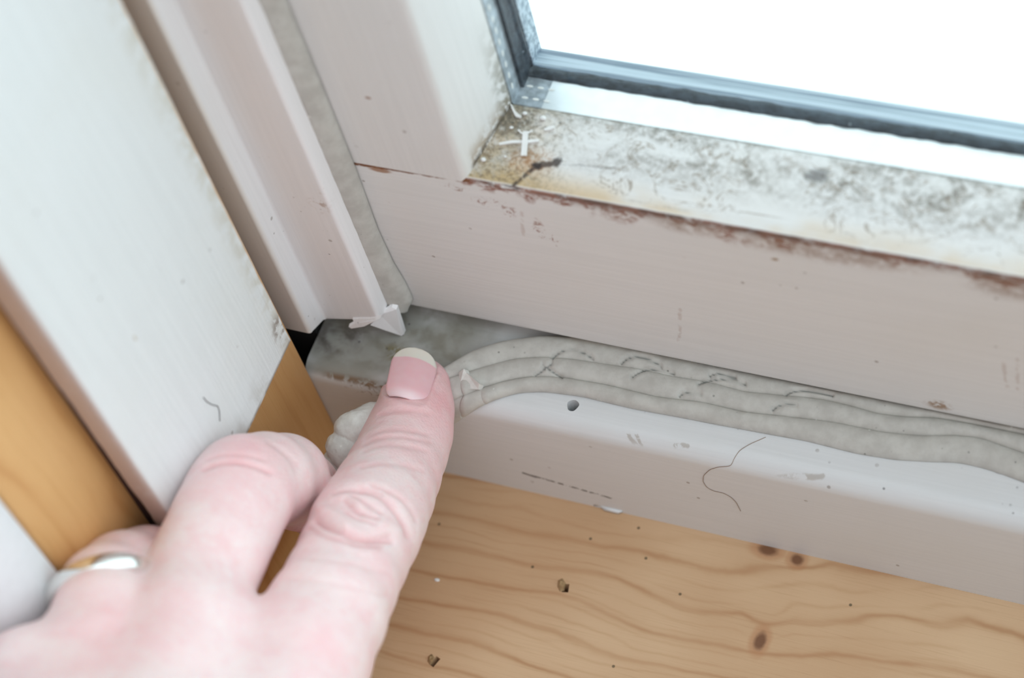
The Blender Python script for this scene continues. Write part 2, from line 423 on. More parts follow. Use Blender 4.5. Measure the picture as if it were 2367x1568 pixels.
M_SILL = pine('pine_sill', 0, srgb(176, 130, 90), srgb(218, 186, 150),
              [(_kn[0][0], _kn[0][1], 1.2, 2.1), (_kn[1][0], _kn[1][1], 2.2, 1.3), (_kn[2][0], _kn[2][1], 1.4, 1.3)],
              [(p[0], p[1], 0.33) for p in _sp], 0.95).mat
M_JPINE = pine('pine_jamb', 2, srgb(186, 126, 68), srgb(228, 182, 124), freq=0.5, contrast=0.5).mat

def simple(name, c, rough=0.5, metal=0.0, spec=0.5, var=0.08, sc=0.3, bump=0.0):
    m = Mat(name, rough, spec); m.bsdf.inputs['Metallic'].default_value = metal
    n = m.noise(sc, 4)
    m.color(m.mix(n.step(0.3, 0.7), c, tuple(k*(1-var) for k in c)))
    if bump: m.bump(n, bump)
    return m.mat
M_PLASTER = simple('white_plaster', (0.80, 0.80, 0.82), 0.8, var=0.04, sc=0.5, bump=0.15)
M_ALU = simple('spacer_aluminium', (0.86, 0.88, 0.90), 0.42, 0.85, var=0.06)
M_HOLE = simple('dark_hole', (0.03, 0.03, 0.03), 0.9)
M_CHIP = simple('white_plastic', (0.86, 0.86, 0.85), 0.4, var=0.03)
M_HAIR = simple('hair', srgb(150, 128, 112), 0.5)
M_DHAIR = simple('dark_hair', srgb(92, 84, 84), 0.5)
M_SPLINTER = simple('splintered_wood', srgb(176, 146, 106), 0.8, var=0.3, sc=2.0, bump=0.1)

def seal_mat():
    m = Mat('glazing_seal', 0.5)
    n = m.noise((0.5, 0.9, 0.9), 5, 0.7); d = m.cells(0.55).step(0.16, 0.06)
    c = m.mix(n.step(0.35, 0.65), srgb(30, 40, 50), srgb(62, 74, 86))
    c = m.mix(d*0.5*m.noise(0.3, 2).step(0.45, 0.6), c, srgb(196, 210, 222))
    m.color(c); m.bump(n, 0.3); return m.mat
def bead_mat():
    m = Mat('outer_glazing_bead', 0.45)
    n = m.noise((0.02, 1.2, 1.2), 3, 0.6)
    m.color(m.mix(n.step(0.40, 0.60), srgb(190, 204, 216), srgb(124, 140, 156))); return m.mat
def metal_mat():
    m = Mat('polished_silver', 0.14); m.bsdf.inputs['Metallic'].default_value = 1.0
    m.color((0.86, 0.85, 0.83)); n = m.noise(1.5, 3); m.rough(n.step(0.3, 0.7, 0.10, 0.2)); return m.mat
def glass_mat():
    m = bpy.data.materials.new('window_glass'); m.use_nodes = True
    t = m.node_tree; t.nodes.clear()
    o = t.nodes.new('ShaderNodeOutputMaterial'); mix = t.nodes.new('ShaderNodeMixShader')
    fr = t.nodes.new('ShaderNodeFresnel'); fr.inputs[0].default_value = 1.3
    tr = t.nodes.new('ShaderNodeBsdfTransparent'); tr.inputs[0].default_value = (0.975, 0.99, 0.985, 1)
    gl = t.nodes.new('ShaderNodeBsdfGlossy'); gl.inputs['Roughness'].default_value = 0.02
    g = t.nodes.new('ShaderNodeNewGeometry'); inv = t.nodes.new('ShaderNodeMath'); inv.operation = 'SUBTRACT'; inv.inputs[0].default_value = 1.0
    mu = t.nodes.new('ShaderNodeMath'); mu.operation = 'MULTIPLY'
    t.links.new(g.outputs['Backfacing'], inv.inputs[1]); t.links.new(fr.outputs[0], mu.inputs[0]); t.links.new(inv.outputs[0], mu.inputs[1])
    t.links.new(mu.outputs[0], mix.inputs[0]); t.links.new(tr.outputs[0], mix.inputs[1]); t.links.new(gl.outputs[0], mix.inputs[2])
    t.links.new(mix.outputs[0], o.inputs[0]); return m
def caulk_mat(name, c1, c2, ribs=True):
    m = Mat(name, 0.62, 0.35)
    n = m.noise(0.35, 5, 0.6); f = m.noise((2.2, 0.8, 0.8), 4, 0.65)
    c = m.mix(n.step(0.3, 0.7), c1, c2)
    sp = m.cells(0.45, (4, 1, 2)).step(0.12, 0.06)*m.noise(0.2, 2, off=(1, 1, 1)).step(0.5, 0.6)
    c = m.mix(sp*0.6, c, srgb(92, 88, 84))
    sp = m.cells(0.35, (8, 3, 2)).step(0.09, 0.05)*m.noise(0.2, 2, off=(6, 1, 1)).step(0.5, 0.6)
    c = m.mix(sp*0.7, c, srgb(236, 236, 230))
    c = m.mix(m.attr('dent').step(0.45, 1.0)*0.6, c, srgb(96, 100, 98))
    m.color(c); m.bump(f*0.5 + m.noise(1.4, 4)*0.4, 0.05); return m.mat
M_SEAL, M_BEAD, M_SILVER, M_GLASS = seal_mat(), bead_mat(), metal_mat(), glass_mat()
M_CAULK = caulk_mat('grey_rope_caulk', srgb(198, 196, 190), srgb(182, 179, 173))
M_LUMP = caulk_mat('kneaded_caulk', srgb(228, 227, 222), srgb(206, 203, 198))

# ------------------------------------------------------------------ the setting
XP = -61.3                      # face of the pine jamb lining
XR = 420.0                      # the window runs on to the right, out of the picture
# pine sill board with small staple holes
sill_poly = fillet([(-150, 0), (0.0, 0), (40, 0), (40, -22), (-150, -22)], {0: 5, 4: 5}, 6)
V, F = extrude(sill_poly, 0, -110, XR)
sill = mesh_obj('window_sill', V, F, M_SILL, smooth=True, sharp=25)
tag(sill, 'knotty pine window sill board below the white window frame', 'window sill', kind='structure')
def cut(obj, V, F):
    c = mesh_obj('cutter', V, F, M_HOLE, smooth=False)
    md = obj.modifiers.new('b', 'BOOLEAN'); md.operation = 'DIFFERENCE'; md.solver = 'EXACT'; md.object = c
    bpy.context.view_layer.update()
    dg = bpy.context.evaluated_depsgraph_get()
    me = bpy.data.meshes.new_from_object(obj.evaluated_get(dg))
    obj.modifiers.clear(); old = obj.data; obj.data = me; me.name = old.name
    bpy.data.objects.remove(c)
def box(c, a, b, n, ha, hb, h0, h1):
    """box round c: half sizes ha, hb along unit a, b; from h0 to h1 along n"""
    c, a, b, n = (np.asarray(q, float) for q in (c, a, b, n))
    V = [c + a*sa*ha + b*sb*hb + n*h for h in (h0, h1) for sa, sb in ((-1, -1), (1, -1), (1, 1), (-1, 1))]
    return V, [(0, 1, 2, 3), (4, 5, 6, 7), (0, 1, 5, 4), (1, 2, 6, 5), (2, 3, 7, 6), (3, 0, 4, 7)]
for (px, py, ha, hb, an) in ((1307, 1360, 0.62, 0.85, 12), (1005, 1530, 0.5, 1.0, -20)):
    c = hit(px, py, 2, 0); a = np.array([math.cos(math.radians(an)), math.sin(math.radians(an)), 0]); b = np.array([-a[1], a[0], 0])
    cut(sill, *box(c, a, b, (0, 0, 1), ha, hb, -5, 2))

# pine jamb lining on the left, white board screwed on it, plaster beyond
def wob_pine(p, j, i): return p
V, F = extrude(fillet([(-75, -66.0), (XP, -66.0), (XP, 0.0), (-75, 0.0)], {1: 1.2, 2: 0.5}, 4), 2, 0.0, 420)
jp = mesh_obj('trim_1', V, F, M_JPINE, smooth=True, sharp=25)
tag(jp, 'varnished pine jamb lining behind the white board at the left', 'jamb lining', kind='structure')
# board: slightly uneven arrises
bp = fillet([(-59.2, -49.2), (-54.0, -49.2), (-54.0, -7.6), (-59.2, -7.6)], {0: 0.6, 1: 1.3, 2: 0.35, 3: 0.3}, 5)
def wob_board(p, j, i):
    x, y, z = p
    n = mnoise.noise(Vector((x*.4, y*.4, z*.12)))*0.10 + mnoise.noise(Vector((x, y*.2, z*.6)))*0.05
    if y > -9: y += n*1.6
    elif x < -58: x += n*3 + 1.3*max(0, min(1, (125 - z)/65))
    else: x += n*0.6
    return (x, y, z)
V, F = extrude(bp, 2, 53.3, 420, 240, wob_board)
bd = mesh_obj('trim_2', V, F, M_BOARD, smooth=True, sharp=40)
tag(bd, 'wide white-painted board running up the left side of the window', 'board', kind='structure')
# rounded plaster corner of the wall
pl = [(-60.6, -66.7), (-60.2, -67.2), (-60.2, -71)]
for k in range(1, 13):
    t = k/12*math.pi/2; pl.append((-60.2 - 13*(1 - math.cos(t)), -71 - 13*math.sin(t)))
pl += [(-400, -84), (-400, -75), (-76, -75), (-76, -66.7)]
V, F = extrude([(-61.25, -47.6), (-59.6, -47.2), (-59.6, -9), (-61.25, -9)], 2, 54, 418)  # dark strip added to paint the shade in the gap behind the board
tag(mesh_obj('gap_shade_strip', V, F, simple('gap_shade', srgb(66, 46, 44), 0.7, var=0.3), smooth=False), 'added dark strip standing for the shade in the gap behind the white board', 'shade strip', kind='structure')
V, F = extrude(pl, 2, 0.0, 420)
wl = mesh_obj('wall_left', V, F, M_PLASTER, smooth=True, sharp=50)
tag(wl, 'white plaster wall with rounded corner at the lower left', 'wall', kind='structure')
V, F = extrude([(-145, -22.2), (40, -22.2), (40, -420), (-60, -420), (-60, -30), (-145, -30)], 0, -400, XR)
wb = mesh_obj('wall_back', V, F, M_PLASTER, smooth=False)
tag(wb, 'plaster wall below the window sill', 'wall', kind='structure')

# ------------------------------------------------------------------ window: fixed frame + sash
win = empty('window_1', (-20, 20, 0))
tag(win, 'white painted window with stained sash rail and double glazing', 'window', kind='structure')
LZ = 28.5
# bottom member of the fixed frame: front face, rounded arris, ledge, upstand hidden under the sash
prof = fillet([(0, 0), (0, LZ), (31, LZ + 0.2), (31, 33), (58, 30), (58, 0)], {1: 3.4, 2: 1.0}, 8)
V, F = extrude(prof, 0, -62.6, XR, 40)
fr = mesh_obj('frame_rail', V, F, M_LEDGE, win, smooth=True, sharp=35)
sc = hit(1324, 938, 2, LZ)
cyl = [(sc + np.array([math.cos(t)*1.05*(1 + .12*math.sin(3*t)), math.sin(t)*1.15, h])) for h in (-7, 3) for t in np.linspace(0, 2*math.pi, 20, endpoint=False)]
cf = [(i, (i+1) % 20, 20 + (i+1) % 20, 20 + i) for i in range(20)] + [tuple(range(20)), tuple(range(20, 40))]
cut(fr, cyl, cf)
V, F = extrude([(-140, 8.5), (-63.4, 8.5), (-63.4, 58), (-140, 58)], 2, -22, 34)  # near-black blocks added to shut out light and darken the hole
mesh_obj('hole_dark_block', V, F, M_HOLE, win, smooth=False)
V, F = extrude([(-140, 0.4), (-74, 0.4), (-74, 8.4), (-140, 8.4)], 2, -22, 420)
mesh_obj('hole_dark_block', V, F, M_HOLE, win, smooth=False)
# jamb of the fixed frame: stepped vinyl moulding with a torn lower end
jprof = [(-66, 4.0), (-60.6, 4.0), (-60.5, 9.0), (-48.6, 9.0), (-48.1, 12.2), (-48.1, 58), (-110, 58), (-110, 9), (-66, 9)]
jr = fillet(jprof, {1: 0.7, 2: 0.6, 3: 0.9, 4: 0.5}, 5)
def jamb_end(x, y):
    if x < -60.55 and y < 8.9:  base = 35.0 - 0.15*(x + 63)
    else: base = 32.9 + (min(x, -48) + 60.5)*0.30
    if y < 5: base = 35.2
    elif y < 8.9: base = 35.2 - (y - 5)*0.6
    if y > 13: base = 30
    return base + 0.35*mnoise.noise(Vector((x*0.9, y*0.9, 3)))
V, F = [], []
k = len(jr); zs = [None] + [40 + 380*(i/38)**1.4 for i in range(39)]
for i, z in enumerate(zs):
    for (x, y) in jr: V.append((x, y, jamb_end(x, y) if z is None else max(z, 40)))
for i in range(len(zs) - 1):
    for j in range(k): F.append((i*k + j, i*k + (j+1) % k, (i+1)*k + (j+1) % k, (i+1)*k + j))
F += [tuple(range(k)), tuple((len(zs)-1)*k + j for j in range(k))]
mesh_obj('frame_jamb', V, F, M_JAMB, win, smooth=True, sharp=35)
# weather-strip fin that sticks out below the moulding, and a torn sliver
fin = [hit(905, 710, 1, 11.6), hit(916, 716, 1, 11.6), hit(934, 773, 1, 11.4), hit(928, 777, 1, 11.0), hit(856, 752, 1, 8.6), hit(878, 728, 1, 10.2)]
fb = [p + np.array([0.1, 0.8, 0.25]) for p in fin]
n = len(fin)
mesh_obj('weather_strip', fin + fb, [tuple(range(n)), tuple(range(2*n - 1, n - 1, -1))] + [(i, (i+1) % n, n + (i+1) % n, n + i) for i in range(n)], M_JAMB, win, smooth=False)
tr_ = [hit(815, 738, 1, 8.7), hit(820, 748, 1, 8.3), hit(806, 756, 1, 7.9), hit(812, 760, 1, 7.9), hit(842, 755, 1, 8.0), hit(868, 742, 1, 8.4), hit(880, 736, 1, 8.8)]
tb = [p + np.array([0.05, 0.5, 0.35]) for p in tr_]
n = len(tr_)
mesh_obj('torn_edge', tr_ + tb, [tuple(range(n)), tuple(range(2*n - 1, n - 1, -1))] + [(i, (i+1) % n, n + (i+1) % n, n + i) for i in range(n)], M_JAMB, win, smooth=False)
# sash rail: face, chamfered arris, sloping bevel up to the pane
rp = fillet([(FY, 31.6), (FY, 76.2), (GZ, 79.8), (GZ + 12.3, 79.4), (GZ + 12.3, 31.6)], {0: 2.2, 1: 0.9}, 5)
def wob_rail(p, j, i):
    x, y, z = p
    if abs(z - 76.2) < 1.2 and y < FY + 1.2:
        z += 0.10*mnoise.noise(Vector((x*.35, 0, 1))); y += 0.08*mnoise.noise(Vector((x*.5, 2, 1)))
    return (x, y, z)
V, F = extrude(rp, 0, -47.4, XR, 300, wob_rail)
mesh_obj('sash_rail', V, F, M_RAIL, win, smooth=True, sharp=30)
sp_ = fillet([(-47.4, FY - 0.04), (-25.3, FY - 0.04), (-21.5, GZ), (-21.5, GZ + 12.3), (-47.4, GZ + 12.3)], {1: 1.5}, 6)
V, F = extrude(sp_, 2, 75.6, 420, 40)
mesh_obj('sash_stile', V, F, M_STILE, win, smooth=True, sharp=30)
# double glazing: inner pane, perforated spacer, sealant, outer bead, outer pane
GX = -21.5; GB = 79.6
def slab(x0, x1, y0, y1, z0, z1):
    return ([(x, y, z) for z in (z0, z1) for (x, y) in ((x0, y0), (x1, y0), (x1, y1), (x0, y1))],
            [(0, 1, 2, 3), (4, 5, 6, 7), (0, 1, 5, 4), (1, 2, 6, 5), (2, 3, 7, 6), (3, 0, 4, 7)])
V, F = slab(GX - 3, XR, GZ, GZ + 0.6, GB - 3, 420)
mesh_obj('glass_pane', V, F, M_GLASS, win, smooth=False)
V, F = slab(GX - 3, XR, GZ + 9.4, GZ + 10.0, GB - 3, 420)
mesh_obj('glass_pane', V, F, M_GLASS, win, smooth=False)
# spacer: L of two bars with small slots along the side bar
def bars(y0, y1, t, zt, xt):
    V1, F1 = slab(xt - 6, XR, y0, y1, zt - t, zt)
    V2, F2 = slab(xt - t, xt, y0, y1, zt - t, 420)
    return V1 + V2, F1 + [tuple(q + 8 for q in f) for f in F2]
V, F = slab(GX + 5.2, XR, GZ + 0.7, GZ + 6.9, GB - 2.5, GB + 0.45)
spc = mesh_obj('spacer_bar', V, F, M_ALU, win, smooth=False)
V1, F1 = slab(GX - 3, GX + 5.2, GZ + 0.7, GZ + 6.9, GB - 2.5, GB + 0.45)
V2, F2 = slab(GX - 2.5, GX + 0.25, GZ + 0.7, GZ + 6.9, GB - 2.5, 420)
M_ALU_SHADE = simple('aluminium_dark_reflection', (0.50, 0.56, 0.62), 0.5, 0.3, var=0.45, sc=0.6)  # aluminium with the side bar's dark reflection put into its colour
spc = mesh_obj('spacer_bar', V1 + V2, F1 + [tuple(q + 8 for q in f) for f in F2], M_ALU_SHADE, win, smooth=False)
SV, SF = [], []
def slot(c, a, b, n, ha, hb):
    o = len(SV)
    for k in range(10):
        t = 2*math.pi*k/10; SV.append(np.asarray(c) + np.asarray(a)*ha*math.cos(t) + np.asarray(b)*hb*math.sin(t) + np.asarray(n)*0.05)
    SF.append(tuple(range(o, o + 10)))
    q = len(SV); SV.append(np.asarray(c) + np.asarray(n)*0.12)
    SF.pop()
    for k in range(10): SF.append((o + k, o + (k+1) % 10, q))
for i in range(90): slot((GX + 0.25, GZ + 1.9, GB + 3.5 + i*2.7), (0, 0, 1), (0, 1, 0), (1, 0, 0), 0.75, 0.32)
for i in range(3):
    for yy in (2.2, 4.6): slot((GX + 1.8 + i*1.9, GZ + yy, GB + 0.45), (1, 0, 0), (0, 1, 0), (0, 0, 1), 0.6, 0.26)
mesh_obj('spacer_slots', SV, SF, M_CHIP, spc, smooth=False)
# sealant: lumpy dark bead outside the spacer
def tube_L(y, rz, ry, zt, xt, lump):
    V, F = [], []; K = 12
    path = [np.array((xt, y, 420 - i*2.2)) for i in range(int((420 - zt)/2.2))] + [np.array((xt + i*1.1 + .4, y, zt)) for i in range(int((XR - xt)/1.1))]
    for i, p in enumerate(path):
        vert = i < int((420 - zt)/2.2)
        for k in range(K):
            t = 2*math.pi*k/K; s = 1 + lump*mnoise.noise(Vector((p[0]*.45, k*.6, p[2]*.45)))
            b = (np.array((1, 0, 0)) if vert else np.array((0, 0, 1)))
            V.append(p + b*rz*s*math.sin(t) + np.array((0, 1, 0))*ry*s*math.cos(t))
    for i in range(len(path) - 1):
        for k in range(K): F.append((i*K + k, i*K + (k+1) % K, (i+1)*K + (k+1) % K, (i+1)*K + k))
    return V, F
V, F = tube_L(GZ + 7.6, 1.0, 1.25, GB + 0.2, GX + 0.2, 0.25)
mesh_obj('glazing_seal', V, F, M_SEAL, win)
V, F = slab(GX - 4, GX + 0.9, GZ + 4.2, GZ + 9.2, GB, 420)  # seal widened over the spacer to stand for its shaded part
mesh_obj('side_seal_shade', V, F, M_SEAL, win, smooth=False)
V, F = bars(GZ + 8.6, GZ + 12.4, 6.0, GB + 0.7, GX + 1.1)
mesh_obj('outer_bead', V, F, M_BEAD, win, smooth=False)

# ------------------------------------------------------------------ rope caulk
def resample(pts, n):
    P = np.array(pts, float); d = np.r_[0, np.cumsum(np.linalg.norm(np.diff(P, axis=0), axis=1))]
    t = np.linspace(0, d[-1], n); Q = np.stack([np.interp(t, d, P[:, i]) for i in range(P.shape[1])], 1)
    k = max(3, n//60) | 1; ker = np.hanning(k + 2)[1:-1]; ker /= ker.sum()
    E = np.pad(Q, ((k//2, k//2), (0, 0)), mode='reflect', reflect_type='odd')
    return np.stack([np.convolve(E[:, i], ker, 'valid') for i in range(P.shape[1])], 1)
def ycurve(pts, xs):
    P = np.array(pts, float)
    y = np.interp(xs, P[:, 0], P[:, 1])
    k = 31; ker = np.hanning(k + 2)[1:-1]; ker /= ker.sum()
    E = np.pad(y, k//2, mode='reflect', reflect_type='odd'); return np.convolve(E, ker, 'valid')
_top = [(880, 955), (960, 890), (1035, 846), (1087, 815), (1130, 799), (1173, 788), (1248, 778), (1346, 781), (1450, 802), (1809, 879), (2367, 990)]
_l1 = [(880, 966), (960, 920), (1020, 880), (1075, 865), (1115, 851), (1191, 831), (1254, 827), (1323, 832), (1404, 844), (1491, 857), (1554, 872), (1635, 884), (1722, 908), (1837, 918), (1901, 925), (1970, 941), (2028, 958), (2097, 966), (2160, 967), (2250, 982), (2367, 1006)]
_l2 = [(880, 985), (960, 958), (1050, 925), (1110, 899), (1173, 880), (1231, 871), (1300, 873), (1404, 891), (1520, 919), (1624, 931), (1722, 954), (1808, 963), (1924, 977), (1982, 989), (2040, 1001), (2126, 1009), (2213, 1008), (2270, 1015), (2317, 1032), (2380, 1054)]
_lo = [(880, 1020), (960, 1010), (1052, 977), (1104, 943), (1150, 922), (1202, 908), (1260, 906), (1346, 917), (1462, 945), (1577, 966), (1664, 983), (1751, 999), (1866, 1020), (1982, 1049), (2068, 1063), (2155, 1068), (2213, 1069), (2270, 1081), (2322, 1098), (2380, 1120)]
XS = np.linspace(890, 3600, 1300)
def ext(c):
    return c + [(4000, c[-1][1] + (4000 - c[-1][0])*0.205)]
curves = [ycurve(ext(c), XS) for c in (_lo, _l2, _l1, _top)]
def lift(z):                         # the strip lifts off the ledge and drops over its edge near the finger
    return np.full(len(XS), z)
def drape(px, py, z):
    """point of the view ray on the ledge, on its rounded arris, or on the front face"""
    P = hit(px, py, 2, z)
    if P[1] < 1.2:
        r = 3.4; e = z - LZ
        lo_, hi_ = 0.0, 1.0
        # sphere-trace like search for the rounded profile (circle of radius r+e round (r, LZ-r))
        d = ray(px, py); c = np.array([r, LZ - r]); o2 = CAM[1:]; d2 = d[1:]
        A = d2@d2; B = 2*d2@(o2 - c); Cc = (o2 - c)@(o2 - c) - (r + e)**2
        D = B*B - 4*A*Cc
        if D > 0:
            Q = CAM + d*((-B - math.sqrt(D))/(2*A))
            if Q[1] < r and Q[2] > LZ - r: return Q
        return hit(px, py, 1, -e)
    return P
ARCS = [((1277, 827), (1318, 806), (1370, 828)), ((1436, 839), (1474, 823), (1528, 845)), ((1459, 872), (1502, 853), (1557, 863)),
        ((1612, 888), (1670, 875), (1722, 887)), ((1785, 948), (1809, 934), (1842, 937)), ((1817, 912), (1855, 902), (1924, 914)),
        ((1237, 867), (1256, 853), (1275, 839)), ((1254, 843), (1275, 857), (1298, 873)), ((1640, 868), (1665, 862), (1700, 872)), ((1570, 915), (1590, 905), (1620, 908))]
def bez(a, b, c, n=14):
    a, b, c = (np.array(q, float) for q in (a, b, c)); b = 2*b - (a + c)/2
    t = np.linspace(0, 1, n)[:, None]; return (1-t)**2*a + 2*t*(1-t)*b + t*t*c
def polydist(Q, P):
    d = np.full(len(Q), 1e9)
    for a, b in zip(P[:-1], P[1:]):
        ab = b - a; t = np.clip(((Q - a)@ab)/(ab@ab + 1e-12), 0, 1)
        d = np.minimum(d, np.linalg.norm(Q - a - t[:, None]*ab, axis=1))
    return d
def loft(A, B, hgt, ring=26, dip=0.25, zmin=None):
    """closed strand between two edge curves with a rounded outer side facing up/out"""
    n = len(A); mid = (A + B)/2; half = (B - A)/2
    T = np.gradient(mid, axis=0); T /= np.linalg.norm(T, axis=1)[:, None]
    hl = np.linalg.norm(half, axis=1)[:, None]; hd = half/hl
    N = np.cross(T, hd); N /= np.linalg.norm(N, axis=1)[:, None]
    s = np.sign((N*np.array([0, -0.5, 0.85])).sum(1))[:, None]; N = N*s
    V = np.zeros((n, ring, 3)); 
    for k in range(ring):
        t = 2*math.pi*k/ring
        c, sn = math.cos(t), math.sin(t)
        up = hgt*(sn if sn > 0 else sn*0.55)
        up = np.sign(up)*abs(up)
        V[:, k] = mid + half*1.04*c + N*(up if np.isscalar(up) else up[:, None])
    if zmin is not None: 
        low = (V[..., 1] > 2.5) & (V[..., 2] < zmin); V[..., 2][low] = zmin
    F = [(i*ring + k, i*ring + (k+1) % ring, (i+1)*ring + (k+1) % ring, (i+1)*ring + k) for i in range(n-1) for k in range(ring)]
    F += [tuple(range(ring)), tuple((n-1)*ring + k for k in range(ring))]
    return V.reshape(-1, 3), F, np.repeat(N, ring, axis=0)
levels = [0.12, 1.35, 1.9, 2.3]
edges3 = []
for c, z in zip(curves, levels):
    E = np.array([drape(x, y, LZ + z) for x, y in zip(XS, c)])
    edges3.append(E)
cst = empty('rope_caulk', (10, 8, LZ + 0.1))
tag(cst, 'grey rope caulk strip of three beads pressed along the frame ledge', 'caulk', 'caulk strips round the sash')
for bi in range(3):
    A, B = edges3[bi], edges3[bi + 1]
    keep = np.ones(len(XS), bool)
    if bi == 2: keep = np.linalg.norm(A - B, axis=1) > 0.35
    V, F, N = loft(A[keep], B[keep], (1.35, 1.1, 0.9)[bi], zmin=LZ + 0.03)
    px = project(V)
    g = np.zeros(len(V))
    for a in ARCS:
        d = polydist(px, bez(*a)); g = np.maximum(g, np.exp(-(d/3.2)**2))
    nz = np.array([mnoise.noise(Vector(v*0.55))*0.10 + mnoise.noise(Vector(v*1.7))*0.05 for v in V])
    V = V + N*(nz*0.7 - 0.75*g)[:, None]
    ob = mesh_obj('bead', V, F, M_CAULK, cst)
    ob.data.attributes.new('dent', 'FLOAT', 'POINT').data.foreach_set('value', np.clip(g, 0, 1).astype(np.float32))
# upright strip between jamb moulding and sash stile
L_ = resample([(588, -60), (588, 0), (700, 247), (821, 530), (858, 620), (880, 668), (896, 700), (912, 716)], 220)
R_ = resample([(640, -60), (662, 0), (745, 200), (820, 385), (873, 530), (908, 605), (936, 652), (954, 690), (940, 712)], 220)
A = np.array([hit(p[0] - 3, p[1], 1, 12.4) for p in L_]); B = np.array([hit(p[0], p[1], 1, 14.9) for p in R_])
up0 = A[0].copy(); 
ext_n = 60
A = np.vstack([np.array([[A[0][0], A[0][1], A[0][2] + (ext_n - i)*4] for i in range(ext_n)]), A])
B = np.vstack([np.array([[B[0][0], B[0][1], B[0][2] + (ext_n - i)*4] for i in range(ext_n)]), B])
V, F, N = loft(A, B, 1.2)
nz = np.array([mnoise.noise(Vector(v*0.35))*0.10 + mnoise.noise(Vector(v*1.4))*0.03 for v in V])
V = V + N*nz[:, None]
v2 = mesh_obj('rope_caulk', V, F, M_CAULK, origin=tuple(V.mean(0)))
tag(v2, 'flattened grey caulk strip running upright beside the sash stile', 'caulk', 'caulk strips round the sash')

# ------------------------------------------------------------------ implicit surfaces: smooth unions of tapered rods, meshed by surface nets
class Field:
    def __init__(s, lo, hi, h):
        s.lo, s.h = np.array(lo, float), h
        s.n = np.ceil((np.array(hi) - s.lo)/h).astype(int) + 1
    def axes(s): return [s.lo[i] + s.h*np.arange(s.n[i], dtype=np.float32) for i in range(3)]
    def new(s): return np.full(s.n, 50.0, np.float32)
    def _win(s, a, b, pad):
        l = np.minimum(a, b) - pad; u = np.maximum(a, b) + pad
        i0 = np.clip(np.floor((l - s.lo)/s.h).astype(int), 0, s.n); i1 = np.clip(np.ceil((u - s.lo)/s.h).astype(int) + 1, 0, s.n)
        return tuple(slice(p, q) for p, q in zip(i0, i1))
    def cone(s, G, a, ra, b, rb, k, pad=9.0):
        a, b = np.array(a, float), np.array(b, float)
        w_ = s._win(a, b, max(ra, rb) + pad)
        ax = s.axes(); X = ax[0][w_[0]][:, None, None]; Y = ax[1][w_[1]][None, :, None]; Z = ax[2][w_[2]][None, None, :]
        if 0 in (X.size, Y.size, Z.size): return
        ab = b - a; L2 = ab@ab + 1e-9
        t = np.clip(((X - a[0])*ab[0] + (Y - a[1])*ab[1] + (Z - a[2])*ab[2])/L2, 0, 1)
        d = np.sqrt((X - a[0] - t*ab[0])**2 + (Y - a[1] - t*ab[1])**2 + (Z - a[2] - t*ab[2])**2) - (ra + (rb - ra)*t)
        G[w_] = smin(G[w_], d.astype(np.float32), k)
    def chain(s, G, pts, k, pad=9.0):
        for (p, r), (q, r2) in zip(pts[:-1], pts[1:]): s.cone(G, p, r, q, r2, k, pad)
def smin(a, b, k):
    if k <= 0: return np.minimum(a, b)
    h = np.clip(0.5 + 0.5*(b - a)/k, 0, 1)
    return b + (a - b)*h - k*h*(1 - h)
def surface_nets(fd, G):
    S = G < 0
    cnt = np.zeros(np.array(S.shape) - 1, np.uint8)
    sl = lambda o, n: slice(o, n - 1 + o)
    for i in (0, 1):
        for j in (0, 1):
            for k in (0, 1): cnt += S[sl(i, S.shape[0]), sl(j, S.shape[1]), sl(k, S.shape[2])]
    I = np.argwhere((cnt > 0) & (cnt < 8)); del cnt
    idx = np.full(np.array(S.shape) - 1, -1, np.int32); idx[I[:, 0], I[:, 1], I[:, 2]] = np.arange(len(I))
    acc = np.zeros((len(I), 3)); n = np.zeros(len(I))
    cor = [(i, j, k) for i in (0, 1) for j in (0, 1) for k in (0, 1)]
    val = {c: G[I[:, 0] + c[0], I[:, 1] + c[1], I[:, 2] + c[2]] for c in cor}
    for c in cor:
        for a in range(3):
            if c[a]: continue
            e = list(c); e[a] = 1; e = tuple(e)
            v0, v1 = val[c], val[e]; m = (v0 < 0) != (v1 < 0)
            t = v0[m]/(v0[m] - v1[m])
            q = np.tile(np.array(c, float), (m.sum(), 1)); q[:, a] += t
            acc[m] += q; n[m] += 1
    V = (I + acc/n[:, None])*fd.h + fd.lo
    F = []
    for a in range(3):
        b, c = (a + 1) % 3, (a + 2) % 3
        s0 = [slice(None)]*3; s1 = [slice(None)]*3; s0[a] = slice(0, -1); s1[a] = slice(1, None)
        E = np.argwhere(S[tuple(s0)] != S[tuple(s1)])
        ok = (E[:, b] > 0) & (E[:, c] > 0) & (E[:, b] < S.shape[b] - 1) & (E[:, c] < S.shape[c] - 1); E = E[ok]
        q = []
        for (db, dc) in ((-1, -1), (0, -1), (0, 0), (-1, 0)):
            J = E.copy(); J[:, b] += db; J[:, c] += dc; q.append(idx[J[:, 0], J[:, 1], J[:, 2]])
        q = np.stack(q, 1); inside = S[E[:, 0], E[:, 1], E[:, 2]]
        q[~inside] = q[~inside][:, ::-1]
        F.append(q)
    return V, np.vstack(F)
